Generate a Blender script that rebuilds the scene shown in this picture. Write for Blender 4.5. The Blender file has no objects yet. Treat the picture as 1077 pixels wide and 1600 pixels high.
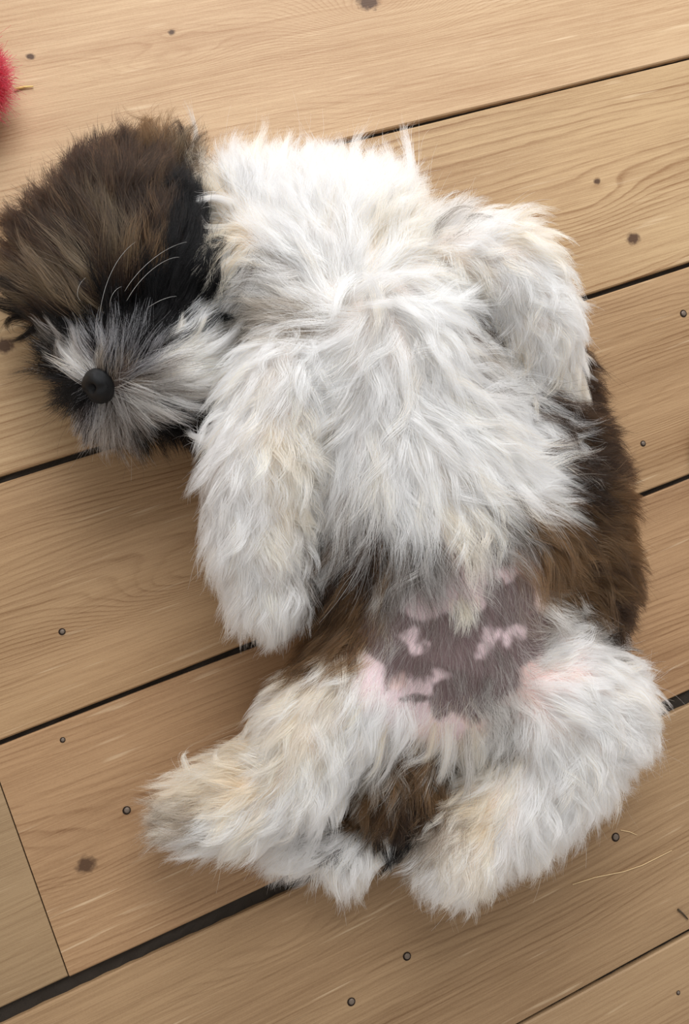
import bpy, math, random
import numpy as np
from mathutils import Matrix, Vector

rng = np.random.default_rng(7)
random.seed(7)
SC = bpy.context.scene
COL = SC.collection

# ------------------------------------------------------------------ camera
IW, IH, F = 1077.0, 1600.0, 1250.0
CX, CY = IW / 2, IH / 2
xc = np.array([5022.0 / F, 1790.0 / F, -1.0]); xc /= np.linalg.norm(xc)
yc = np.array([-0.339, 0.941, 0.0]); yc -= xc * yc.dot(xc); yc /= np.linalg.norm(yc)
zc = np.cross(xc, yc)
RWC = np.stack([xc, yc, zc], 1)            # world axes expressed in camera axes
RCW = RWC.T
CAM_DIST = 0.542
fwd = RCW @ np.array([0, 0, -1.0])
cam_pos = -fwd * CAM_DIST                   # looks at the floor point (0,0,0)
cam = bpy.data.cameras.new('camera')
cam_o = bpy.data.objects.new('camera', cam)
M = Matrix([[*RCW[0], cam_pos[0]], [*RCW[1], cam_pos[1]], [*RCW[2], cam_pos[2]], [0, 0, 0, 1]])
cam_o.matrix_world = M
cam.sensor_fit = 'VERTICAL'; cam.sensor_height = 24.0; cam.lens = 24.0 * F / IH
cam.clip_start = 0.01; cam.clip_end = 60
COL.objects.link(cam_o); SC.camera = cam_o

# ------------------------------------------------------------------ light
SC.view_settings.view_transform = 'Standard'
SC.view_settings.look = 'None'
SC.view_settings.gamma = 1.0
SC.view_settings.use_curve_mapping = False
SC.view_settings.exposure = 0.22
SC.cycles_curves.subdivisions = 1
SC.cycles.adaptive_threshold = 0.05
SC.cycles.max_bounces = 12
SC.cycles.diffuse_bounces = 10
SC.cycles.transmission_bounces = 12
SC.cycles.glossy_bounces = 8
wd = bpy.data.worlds.new('room_light'); SC.world = wd; wd.use_nodes = True
bgn = wd.node_tree.nodes['Background']
bgn.inputs[0].default_value = (1.0, 0.985, 0.96, 1); bgn.inputs[1].default_value = 0.55

def window_light(name, loc, target, sx, sy, power, color):
    l = bpy.data.lights.new(name, 'AREA'); l.shape = 'RECTANGLE'; l.size = sx; l.size_y = sy
    l.energy = power; l.color = color
    o = bpy.data.objects.new(name, l); COL.objects.link(o)
    o.location = loc
    o.rotation_euler = (Vector(target) - Vector(loc)).to_track_quat('-Z', 'Y').to_euler()
    return o
window_light('window_daylight', (0.42, 1.30, 1.15), (0, 0.0, 0.0), 1.2, 1.2, 34, (0.95, 0.975, 1.0))

# ------------------------------------------------------------------ helpers
def P(x, y, z=0.0):
    """pixel of the photograph -> world point at height z"""
    x = np.asarray(x, float); y = np.asarray(y, float); z = np.asarray(z, float)
    d = np.stack([(x - CX) / F, -(y - CY) / F, -np.ones_like(x)], -1) @ RCW.T
    t = (z - cam_pos[2]) / d[..., 2]
    return cam_pos + d * t[..., None]
def PX(p):
    q = (p - cam_pos) @ RWC.T
    return CX + F * q[..., 0] / -q[..., 2], CY - F * q[..., 1] / -q[..., 2]
def scale_at(x, y, z):
    return float(np.linalg.norm(P(x + 1, y, z) - P(x, y, z)) + np.linalg.norm(P(x, y + 1, z) - P(x, y, z))) / 2
UX = P(CX + 50, CY, 0.05) - P(CX - 50, CY, 0.05); UX /= 100   # world step per image pixel, x
UY = P(CX, CY + 50, 0.05) - P(CX, CY - 50, 0.05); UY /= 100
UXn = UX / np.linalg.norm(UX); UYn = UY / np.linalg.norm(UY)

def lin(c):
    c = np.asarray(c, float) / 255.0
    return np.where(c <= 0.04045, c / 12.92, ((c + 0.055) / 1.055) ** 2.4)
def lin4(r, g, b): return (*lin((r, g, b)), 1.0)

def new_mat(name):
    m = bpy.data.materials.new(name); m.use_nodes = True
    return m, m.node_tree, m.node_tree.nodes['Principled BSDF']
def simple_mat(name, rgb, rough=0.6, spec=0.3):
    m, nt, b = new_mat(name)
    b.inputs['Base Color'].default_value = lin4(*rgb); b.inputs['Roughness'].default_value = rough
    b.inputs['Specular IOR Level'].default_value = spec
    n = nt.nodes.new('ShaderNodeTexNoise'); n.inputs['Scale'].default_value = 400
    bp = nt.nodes.new('ShaderNodeBump'); bp.inputs['Strength'].default_value = 0.15; bp.inputs['Distance'].default_value = 0.001
    nt.links.new(n.outputs['Fac'], bp.inputs['Height']); nt.links.new(bp.outputs['Normal'], b.inputs['Normal'])
    return m

def mesh_obj(name, verts, faces, mat, parent=None, smooth=False):
    me = bpy.data.meshes.new(name); me.from_pydata([tuple(v) for v in verts], [], faces); me.update()
    if smooth: me.polygons.foreach_set('use_smooth', [True] * len(me.polygons))
    me.materials.append(mat)
    o = bpy.data.objects.new(name, me); COL.objects.link(o)
    if parent is not None: o.parent = parent
    return o
def empty(name, loc):
    o = bpy.data.objects.new(name, None); o.location = loc; COL.objects.link(o); return o
def tag(o, label=None, cat=None, group=None, kind=None):
    if label: o['label'] = label
    if cat: o['category'] = cat
    if group: o['group'] = group
    if kind: o['kind'] = kind
    return o

# ------------------------------------------------------------------ floor
def wood_material(name, light, dark, freq, knots, arches, seed, line=0.5, tint=1.0):
    """knots: (x,y,R,visible radius, e) ; arches: (x,y,sx,sy,amp) in metres"""
    m, nt, b = new_mat(name); N = nt.nodes; L = nt.links
    def math_(op, a, bb=None, c=None):
        n = N.new('ShaderNodeMath'); n.operation = op
        for i, v in enumerate((a, bb, c)):
            if v is None: continue
            if isinstance(v, (int, float)): n.inputs[i].default_value = v
            else: L.new(v, n.inputs[i])
        return n.outputs[0]
    geo = N.new('ShaderNodeNewGeometry'); sep = N.new('ShaderNodeSeparateXYZ'); L.new(geo.outputs['Position'], sep.inputs[0])
    X, Y = sep.outputs[0], sep.outputs[1]
    def noise(sx, sy, detail=2.0, off=0.0):
        mp = N.new('ShaderNodeMapping'); mp.inputs['Scale'].default_value = (sx, sy, 1); mp.inputs['Location'].default_value = (seed * 3.7 + off, seed * 1.9, seed + off)
        L.new(geo.outputs['Position'], mp.inputs[0])
        n = N.new('ShaderNodeTexNoise'); n.inputs['Scale'].default_value = 1.0; n.inputs['Detail'].default_value = detail
        L.new(mp.outputs[0], n.inputs['Vector']); return n.outputs['Fac']
    g = math_('ADD', Y, math_('MULTIPLY', math_('SUBTRACT', noise(3.0, 14.0, 1.0), 0.5), 0.045))
    g = math_('ADD', g, math_('MULTIPLY', math_('SUBTRACT', noise(16.0, 60.0, 3.0, 5.0), 0.5), 0.0065))
    ring = None
    for (kx, ky, R, vis, e) in knots:
        dx = math_('MULTIPLY', math_('SUBTRACT', X, kx), e); dy = math_('SUBTRACT', Y, ky)
        r2 = math_('ADD', math_('MULTIPLY', dx, dx), math_('MULTIPLY', dy, dy))
        g = math_('SUBTRACT', g, math_('DIVIDE', math_('MULTIPLY', dy, R * R), math_('ADD', r2, R * R * 0.6)))
        if vis > 0:
            dx2 = math_('MULTIPLY', math_('SUBTRACT', X, kx), 0.8)
            rr = math_('SQRT', math_('ADD', math_('MULTIPLY', dx2, dx2), math_('MULTIPLY', dy, dy)))
            rr = math_('ADD', rr, math_('MULTIPLY', math_('SUBTRACT', noise(300, 300, 2, kx), 0.5), vis * 0.9))
            k = math_('SUBTRACT', 1.0, math_('DIVIDE', rr, vis)); k = math_('MULTIPLY', math_('MAXIMUM', k, 0.0), 2.0); k = math_('MINIMUM', k, 1.0)
            ring = k if ring is None else math_('MAXIMUM', ring, k)
    for (ax, ay, sx, sy, amp) in arches:
        dx = math_('DIVIDE', math_('SUBTRACT', X, ax), sx); dy = math_('DIVIDE', math_('SUBTRACT', Y, ay), sy)
        r2 = math_('ADD', math_('MULTIPLY', dx, dx), math_('MULTIPLY', dy, dy))
        g = math_('ADD', g, math_('MULTIPLY', math_('EXPONENT', math_('MULTIPLY', r2, -1.0)), amp))
    fr = math_('FRACT', math_('MULTIPLY', g, freq))
    rampn = N.new('ShaderNodeValToRGB'); L.new(fr, rampn.inputs[0])
    cr = rampn.color_ramp; cr.elements[0].position = 0.0; cr.elements[0].color = (0.6, 0.6, 0.6, 1)
    cr.elements[1].position = 1.0; cr.elements[1].color = (0.75, 0.75, 0.75, 1)
    for p, v in ((0.07, 0.05), (0.45, 0.1), (0.72, 0.35), (0.9, 1.0)):
        e = cr.elements.new(p); e.color = (v, v, v, 1)
    lv = noise(4.0, 55.0, 2.0, 11.0)                    # lines come and go
    lv = math_('MINIMUM', math_('MAXIMUM', math_('MULTIPLY', math_('SUBTRACT', lv, 0.36), 3.2), 0.06), 1.0)
    lines = math_('MULTIPLY', rampn.outputs[0], math_('MULTIPLY', lv, line * 0.95))
    fine = math_('MULTIPLY', math_('SUBTRACT', noise(9.0, 520.0, 3.0, 2.0), 0.5), 0.85)
    pores = math_('MULTIPLY', math_('SUBTRACT', noise(60.0, 1900.0, 2.0, 6.0), 0.5), 0.55)
    grit = math_('MULTIPLY', math_('SUBTRACT', noise(900.0, 900.0, 2.0, 4.0), 0.5), 0.30)
    broad = math_('MULTIPLY', math_('SUBTRACT', noise(4.0, 24.0, 4.0, 8.0), 0.5), 1.0)
    fac = math_('ADD', math_('ADD', math_('ADD', lines, fine), math_('ADD', pores, grit)), broad)
    cl = N.new('ShaderNodeClamp'); L.new(math_('ADD', fac, 0.20), cl.inputs[0])
    mix = N.new('ShaderNodeMix'); mix.data_type = 'RGBA'; L.new(cl.outputs[0], mix.inputs[0])
    mix.inputs[6].default_value = lin4(*light); mix.inputs[7].default_value = lin4(*dark)
    # worn, paler and redder blotches
    hue = N.new('ShaderNodeMix'); hue.data_type = 'RGBA'; hue.blend_type = 'MULTIPLY'
    L.new(math_('MULTIPLY', noise(3.0, 9.0, 2.0, 21.0), 0.55), hue.inputs[0]); L.new(mix.outputs[2], hue.inputs[6]); hue.inputs[7].default_value = (1.0, 0.88, 0.80, 1)
    hu2 = N.new('ShaderNodeMix'); hu2.data_type = 'RGBA'; hu2.blend_type = 'MULTIPLY'
    L.new(math_('MULTIPLY', noise(5.0, 30.0, 3.0, 31.0), 0.5), hu2.inputs[0]); L.new(hue.outputs[2], hu2.inputs[6]); hu2.inputs[7].default_value = (0.97, 0.97, 0.90, 1)
    # pale scuffs
    sc1 = noise(14.0, 260.0, 2.0, 41.0); sc1 = math_('MULTIPLY', math_('MAXIMUM', math_('SUBTRACT', sc1, 0.66), 0.0), 3.0)
    hu3 = N.new('ShaderNodeMix'); hu3.data_type = 'RGBA'; L.new(math_('MINIMUM', sc1, 0.5), hu3.inputs[0]); L.new(hu2.outputs[2], hu3.inputs[6]); hu3.inputs[7].default_value = lin4(228, 204, 170)
    out = hu3.outputs[2]
    if ring is not None:
        mk = N.new('ShaderNodeMix'); mk.data_type = 'RGBA'; L.new(ring, mk.inputs[0]); L.new(out, mk.inputs[6]); mk.inputs[7].default_value = lin4(82, 58, 40); out = mk.outputs[2]
    L.new(out, b.inputs['Base Color'])
    b.inputs['Roughness'].default_value = 0.55; b.inputs['Specular IOR Level'].default_value = 0.25
    bp = N.new('ShaderNodeBump'); bp.inputs['Strength'].default_value = 0.25; bp.inputs['Distance'].default_value = 0.0006
    L.new(math_('ADD', math_('MULTIPLY', fr, 0.12), math_('MULTIPLY', noise(20, 1500, 2, 3.0), 1.2)), bp.inputs['Height']); L.new(bp.outputs['Normal'], b.inputs['Normal'])
    return m

def seam_y(x, y): return float(P(x, y)[1])
def fxy(x, y): p = P(x, y); return float(p[0]), float(p[1])
# seams in the photograph (pixel on the seam), and gap width in metres
seam_px = [((840, 147), 0.0030), ((985, 442), 0.0042), ((150, 1103), 0.0036), ((200, 1497), 0.0095), ((960, 1521), 0.0030)]
ys = [seam_y(*p) for p, _ in seam_px]; gaps = [g for _, g in seam_px]
W0 = (ys[0] - ys[4]) / 4
for k in range(1, 13): ys.insert(0, ys[0] + W0 * random.uniform(0.97, 1.03)); gaps.insert(0, random.uniform(0.003, 0.005))
for k in range(1, 13): ys.append(ys[-1] - W0 * random.uniform(0.97, 1.03)); gaps.append(random.uniform(0.003, 0.005))
X0, X1 = -2.4, 2.4
floor_dark = simple_mat('subfloor_dust', (40, 32, 26), 0.95, 0.1)
fl = mesh_obj('floor', [(X0, ys[-1], -0.022), (X1, ys[-1], -0.022), (X1, ys[0], -0.022), (X0, ys[0], -0.022)], [(0, 1, 2, 3)], floor_dark)
tag(fl, 'pale waxed pine floorboards with dark dusty seams', None, None, 'structure')

def plank(x0, x1, y0, y1, mat, seed):
    r = random.Random(seed); bv = 0.0009; th = 0.02
    n = 60
    # top edge wavers a little along its length (old hand-planed boards)
    vs = []; fs = []
    xs = [x0 + (x1 - x0) * i / n for i in range(n + 1)]
    ph = [r.uniform(0, 6) for _ in range(4)]
    for i, x in enumerate(xs):
        w0 = 0.0005 * math.sin(x * 9 + ph[0]) + 0.00025 * math.sin(x * 31 + ph[1])
        w1 = 0.0005 * math.sin(x * 8 + ph[2]) + 0.00025 * math.sin(x * 27 + ph[3])
        a, b = y0 + w0, y1 + w1
        vs += [(x, a, -th), (x, a, -bv), (x, a + bv, 0), (x, b - bv, 0), (x, b, -bv), (x, b, -th)]
    for i in range(n):
        o = i * 6; q = o + 6
        for k in range(5): fs.append((o + k, q + k, q + k + 1, o + k + 1))
        fs.append((o + 5, q + 5, q, o))
    fs.append((0, 1, 2, 3, 4, 5)); fs.append(tuple(n * 6 + k for k in (5, 4, 3, 2, 1, 0)))
    return mesh_obj('floorboard', vs, fs, mat, fl)

K = fxy
board_style = {  # lower boards are greyer, and slightly darkened to put light falloff into their colour
    11: dict(light=(189, 161, 128), dark=(144, 106, 73), freq=330, line=0.42, knots=[(*K(575, 2), .012, .0085, .55), (*K(48, 88), .004, .0028, .5), (*K(268, 50), .004, .0025, .4)], arches=[(*K(590, 5), .055, .028, .05), (*K(260, 100), .06, .012, .018)]),
    12: dict(light=(181, 153, 117), dark=(126, 90, 57), freq=185, line=0.62, knots=[(*K(990, 373), .005, .0056, .6), (*K(933, 283), .004, .003, .6), (*K(8, 540), .006, .006, .6)], arches=[(*K(900, 330), .06, .016, .016)]),
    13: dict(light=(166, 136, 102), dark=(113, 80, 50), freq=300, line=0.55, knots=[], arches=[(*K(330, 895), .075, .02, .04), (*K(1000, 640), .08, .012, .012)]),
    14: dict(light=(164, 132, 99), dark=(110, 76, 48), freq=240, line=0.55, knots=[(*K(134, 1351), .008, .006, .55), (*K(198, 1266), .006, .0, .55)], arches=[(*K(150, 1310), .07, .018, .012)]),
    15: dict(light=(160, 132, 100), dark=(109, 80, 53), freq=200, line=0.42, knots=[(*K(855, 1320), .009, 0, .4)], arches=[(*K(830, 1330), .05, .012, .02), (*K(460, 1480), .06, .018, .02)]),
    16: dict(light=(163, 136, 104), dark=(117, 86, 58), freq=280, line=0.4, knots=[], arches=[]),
}
boards = {}
for i in range(len(ys) - 1):
    st = board_style.get(i) or dict(light=(180, 149, 115), dark=(127, 94, 61), freq=random.choice((200, 260, 310)), line=0.5, knots=[(random.uniform(-.9, .9), (ys[i] + ys[i + 1]) / 2 + random.uniform(-.04, .04), .006, .006, .6) for _ in range(2)], arches=[(random.uniform(-.6, .6), (ys[i] + ys[i + 1]) / 2, .07, .02, .02)])
    top, bot = ys[i] - gaps[i] / 2, ys[i + 1] + gaps[i + 1] / 2
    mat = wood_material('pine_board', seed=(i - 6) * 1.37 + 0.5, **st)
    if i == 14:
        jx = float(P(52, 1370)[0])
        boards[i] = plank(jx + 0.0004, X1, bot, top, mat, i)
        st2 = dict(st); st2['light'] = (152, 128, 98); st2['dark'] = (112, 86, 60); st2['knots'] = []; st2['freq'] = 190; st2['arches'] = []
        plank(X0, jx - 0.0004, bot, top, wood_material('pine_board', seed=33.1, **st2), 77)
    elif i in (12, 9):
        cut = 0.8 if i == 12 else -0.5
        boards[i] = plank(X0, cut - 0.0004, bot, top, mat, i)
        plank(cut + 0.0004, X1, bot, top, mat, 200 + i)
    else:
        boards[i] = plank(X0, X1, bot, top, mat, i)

# dust packed into the seams, uneven
dirt, nt_, b_ = new_mat('seam_dust'); 
n_ = nt_.nodes.new('ShaderNodeTexNoise'); n_.inputs['Scale'].default_value = 260; n_.inputs['Detail'].default_value = 6
r_ = nt_.nodes.new('ShaderNodeValToRGB'); r_.color_ramp.elements[0].color = lin4(24, 19, 16); r_.color_ramp.elements[1].color = lin4(84, 70, 54)
r_.color_ramp.elements[0].position = 0.46; r_.color_ramp.elements[1].position = 0.76
nt_.links.new(n_.outputs['Fac'], r_.inputs[0]); nt_.links.new(r_.outputs[0], b_.inputs['Base Color']); b_.inputs['Roughness'].default_value = 1.0
for i in range(1, len(ys) - 1):
    n = 640; vs = []; fs = []; w = gaps[i] / 2 + 0.0012
    depth = 0.0042
    for k in range(n + 1):
        x = X0 + (X1 - X0) * k / n
        for j, yy in enumerate((-w, 0, w)):
            vs.append((x, ys[i] + yy, -depth + random.uniform(-.0012, .0010)))
    for k in range(n):
        for j in range(2): a = k * 3 + j; fs.append((a, a + 3, a + 4, a + 1))
    mesh_obj('seam_dust', vs, fs, dirt, fl)

# nails sunk in the boards
nail_m = simple_mat('old_iron_nail', (112, 98, 86), 0.5, 0.5); nail_m.node_tree.nodes['Principled BSDF'].inputs['Metallic'].default_value = 0.4
hole_m = simple_mat('nail_hole', (42, 32, 26), 0.9, 0.1)
def nail(px, py, rpx, board):
    x, y = fxy(px, py); r = rpx * scale_at(px, py, 0)
    vs = []; fs = []; n = 16
    for (rr, z) in ((1.1, 0.0003), (0.95, 0.0004), (0.9, 0.00015)):
        vs += [(x + math.cos(t * 2 * math.pi / n) * r * rr, y + math.sin(t * 2 * math.pi / n) * r * rr, z) for t in range(n)]
    for ring in range(2):
        for t in range(n): fs.append((ring * n + t, ring * n + (t + 1) % n, (ring + 1) * n + (t + 1) % n, (ring + 1) * n + t))
    fs.append(tuple(2 * n + t for t in range(n)))
    rim = mesh_obj('nail_hole', vs, fs, hole_m, boards[board])
    vs = [(x, y, 0.00075)]; fs = []
    for (rr, z) in ((0.45, 0.0007), (0.78, 0.0004), (0.8, -0.001)):
        vs += [(x + r * .1 + math.cos(t * 2 * math.pi / n) * r * rr, y + math.sin(t * 2 * math.pi / n) * r * rr, z) for t in range(n)]
    for t in range(n): fs.append((0, 1 + t, 1 + (t + 1) % n))
    for ring in range(2):
        for t in range(n): fs.append((1 + ring * n + t, 1 + (ring + 1) * n + t, 1 + (ring + 1) * n + (t + 1) % n, 1 + ring * n + (t + 1) % n))
    mesh_obj('nail', vs, fs, nail_m, boards[board], True)
for a in ((1068, 490, 5, 13), (1005, 693, 4, 13), (97, 987, 5, 13), (98, 1156, 4, 14), (198, 1266, 6, 14), (962, 1308, 6, 15), (636, 1494, 6, 15), (549, 1565, 6, 15), (1060, 1551, 3, 16)): nail(*a)

# ------------------------------------------------------------------ the puppy: body field
# part ids
TORSO, HEAD, FA, FB, HA, HB, TAIL, EAR = range(8)
FLAT = {TORSO: 0.85, HEAD: 0.95}
CH = [  # part, blend k, chain of (px, py, z, radius in px)
    (TORSO, .02, [(425, 430, .055, 85), (545, 435, .060, 128), (575, 570, .064, 155), (640, 740, .060, 158), (705, 880, .052, 170), (690, 995, .048, 160), (668, 1068, .042, 88)]),
    (TORSO, .02, [(672, 470, .034, 104), (770, 640, .034, 125), (820, 780, .034, 126), (830, 900, .034, 128), (820, 950, .034, 110)]),
    (TORSO, .02, [(395, 335, .036, 60), (480, 345, .045, 78)]),
    (HEAD, .012, [(200, 385, .046, 112), (205, 465, .052, 122)]),
    (HEAD, .012, [(295, 555, .046, 58), (210, 565, .068, 72), (168, 600, .070, 36)]),
    (HEAD, .012, [(135, 560, .045, 48), (185, 625, .042, 42), (280, 610, .040, 48), (325, 585, .042, 40)]),
    (HEAD, .012, [(105, 450, .042, 68), (100, 395, .036, 58)]),
    (EAR, .006, [(140, 315, .030, 34), (190, 285, .034, 40), (265, 268, .030, 34)]),
    (EAR, .006, [(320, 440, .050, 34), (345, 475, .048, 22)]),
    (FA, .004, [(450, 600, .086, 72), (406, 715, .088, 70), (402, 830, .080, 61), (418, 910, .068, 54), (424, 930, .058, 46)]),
    (FB, .004, [(710, 408, .084, 56), (792, 426, .092, 63), (836, 500, .088, 52), (846, 578, .072, 42), (848, 605, .066, 34)]),
    (HA, .012, [(560, 1065, .052, 95), (490, 1130, .052, 70), (465, 1190, .048, 62), (380, 1240, .042, 56), (315, 1262, .034, 42), (298, 1272, .03, 32)]),
    (HB, .012, [(845, 1080, .050, 114), (905, 1105, .052, 86), (870, 1170, .05, 82), (790, 1250, .048, 68), (718, 1312, .046, 60), (700, 1330, .042, 48)]),
    (TAIL, .006, [(625, 1130, .040, 56), (625, 1225, .042, 54), (614, 1295, .030, 32), (540, 1325, .024, 38), (450, 1310, .020, 32)]),
]
SEG = []
for part, k, ch in CH:
    pts = [(P(x, y, z), r * scale_at(x, y, z)) for x, y, z, r in ch]
    for (a, ra), (b, rb) in zip(pts[:-1], pts[1:]): SEG.append((part, k, a, ra, b, rb))
def seg_dist(p, s):
    part, k, a, ra, b, rb = s
    f = FLAT.get(part, 1.0)
    sc = np.array([1, 1, 1 / f])
    q = (p - a) * sc; ba = (b - a) * sc
    t = np.clip((q @ ba) / ba.dot(ba), 0, 1)
    return np.sqrt(((q - t[..., None] * ba) ** 2).sum(-1)) - (ra + t * (rb - ra))
def field(p):
    d = None
    for s in SEG:
        e = seg_dist(p, s)
        if d is None: d = e
        else:
            k = s[1]; h = np.maximum(k - np.abs(d - e), 0) / k
            d = np.minimum(d, e) - h * h * k * 0.25
    return np.maximum(d, 0.0015 - p[..., 2])
def part_of(p):
    best = np.full(p.shape[:-1], 1e9); pid = np.zeros(p.shape[:-1], int)
    for s in SEG:
        e = seg_dist(p, s) + (0.004 if s[0] == TORSO else 0)
        w = e < best; best = np.where(w, e, best); pid = np.where(w, s[0], pid)
    return pid
H = 0.003
allp = np.array([s[2] for s in SEG] + [s[4] for s in SEG]); rr = max(max(s[3], s[5]) for s in SEG)
G0 = allp.min(0) - rr - 0.03; G1 = allp.max(0) + rr + 0.03; G0[2] = -0.012; G1[2] = 0.19
NX, NY, NZ = [int(math.ceil(v)) for v in (G1 - G0) / H]
gx, gy, gz = [G0[i] + H * np.arange(n) for i, n in enumerate((NX, NY, NZ))]
GRID = np.empty((NX, NY, NZ), np.float32)
for i in range(NX):
    GRID[i] = field(np.stack(np.broadcast_arrays(gx[i], gy[:, None], gz[None, :]), -1))

def surface_nets(V):
    S = V < 0
    c = np.zeros(tuple(n - 1 for n in V.shape), np.int8)
    for dx in (0, 1):
        for dy in (0, 1):
            for dz in (0, 1): c += S[dx:dx + c.shape[0], dy:dy + c.shape[1], dz:dz + c.shape[2]]
    act = (c > 0) & (c < 8)
    idx = -np.ones(c.shape, int); ii = np.argwhere(act); idx[act] = np.arange(len(ii))
    acc = np.zeros((len(ii), 3)); cnt = np.zeros(len(ii))
    corners = [(a, b, d) for a in (0, 1) for b in (0, 1) for d in (0, 1)]
    for a in corners:
        for ax in range(3):
            if a[ax] == 1: continue
            b = list(a); b[ax] = 1; b = tuple(b)
            va = V[ii[:, 0] + a[0], ii[:, 1] + a[1], ii[:, 2] + a[2]]; vb = V[ii[:, 0] + b[0], ii[:, 1] + b[1], ii[:, 2] + b[2]]
            cr = (va < 0) != (vb < 0); t = np.where(cr, va / np.where(cr, va - vb, 1), 0)
            p = np.tile(np.array(a, float), (len(ii), 1)); p[:, ax] += t
            acc += p * cr[:, None]; cnt += cr
    verts = G0 + H * (ii + acc / cnt[:, None])
    quads = []
    for ax in range(3):
        u, v = (ax + 1) % 3, (ax + 2) % 3
        A = np.moveaxis(S, (ax, u, v), (0, 1, 2))
        e = A[:-1, 1:-1, 1:-1] != A[1:, 1:-1, 1:-1]
        q = np.argwhere(e); inside = A[:-1, 1:-1, 1:-1][e]
        I = np.moveaxis(idx, (ax, u, v), (0, 1, 2))
        a, b, c_ = q[:, 0], q[:, 1] + 1, q[:, 2] + 1
        f = np.stack([I[a, b - 1, c_ - 1], I[a, b, c_ - 1], I[a, b, c_], I[a, b - 1, c_]], 1)
        f = np.where(inside[:, None], f, f[:, ::-1]); quads.append(f)
    return verts, np.concatenate(quads)

def sdf(p):
    """trilinear distance, and its gradient"""
    q = (p - G0) / H; q = np.clip(q, 0, np.array([NX, NY, NZ]) - 1.001)
    i = q.astype(int); f = q - i; flat = GRID.ravel(); st = np.array([NY * NZ, NZ, 1])
    base = i @ st; c = {}
    for a in (0, 1):
        for b in (0, 1):
            for d in (0, 1): c[a, b, d] = flat[base + a * st[0] + b * st[1] + d]
    fx, fy, fz = f[..., 0], f[..., 1], f[..., 2]
    c00 = c[0, 0, 0] * (1 - fx) + c[1, 0, 0] * fx; c01 = c[0, 0, 1] * (1 - fx) + c[1, 0, 1] * fx
    c10 = c[0, 1, 0] * (1 - fx) + c[1, 1, 0] * fx; c11 = c[0, 1, 1] * (1 - fx) + c[1, 1, 1] * fx
    c0 = c00 * (1 - fy) + c10 * fy; c1 = c01 * (1 - fy) + c11 * fy
    d = c0 * (1 - fz) + c1 * fz
    g = np.empty(p.shape)
    g[..., 2] = (c1 - c0) / H
    g[..., 1] = ((c10 - c00) * (1 - fz) + (c11 - c01) * fz) / H
    g[..., 0] = ((c[1, 0, 0] - c[0, 0, 0]) * (1 - fy) * (1 - fz) + (c[1, 1, 0] - c[0, 1, 0]) * fy * (1 - fz) + (c[1, 0, 1] - c[0, 0, 1]) * (1 - fy) * fz + (c[1, 1, 1] - c[0, 1, 1]) * fy * fz) / H
    n = np.linalg.norm(g, axis=-1, keepdims=True) + 1e-9
    return d / np.maximum(n[..., 0], 0.5), g / n

BV, BQ = surface_nets(GRID)
# one catmull-clark-like refinement so that skin markings stay crisp
def refine(V, Q):
    E = np.concatenate([Q[:, [0, 1]], Q[:, [1, 2]], Q[:, [2, 3]], Q[:, [3, 0]]]); Es = np.sort(E, 1)
    ue, inv = np.unique(Es, axis=0, return_inverse=True); inv = inv.reshape(4, -1).T
    em = V[ue].mean(1); fm = V[Q].mean(1)
    nv, ne = len(V), len(ue)
    allv = np.concatenate([V, em, fm]); e = inv + nv; f = np.arange(len(Q)) + nv + ne
    nq = np.concatenate([np.stack([Q[:, k], e[:, k], f, e[:, (k + 3) % 4]], 1) for k in range(4)])
    return allv, nq
RV, RQ = refine(BV, BQ)
for _ in range(2):
    d, g = sdf(RV); RV = RV - g * (d * 0.7)[:, None]

# ------------------------------------------------------------------ smooth pseudo noise in pixel space
def wob(x, y, s, seed):
    r = np.random.default_rng(seed); o = 0
    for k in range(5):
        a = r.uniform(0, 6.28); f = r.uniform(.6, 1.7) / s; o = o + np.sin((x * math.cos(a) + y * math.sin(a)) * f * 6.28 + r.uniform(0, 6.28))
    return o / 2.6

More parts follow.
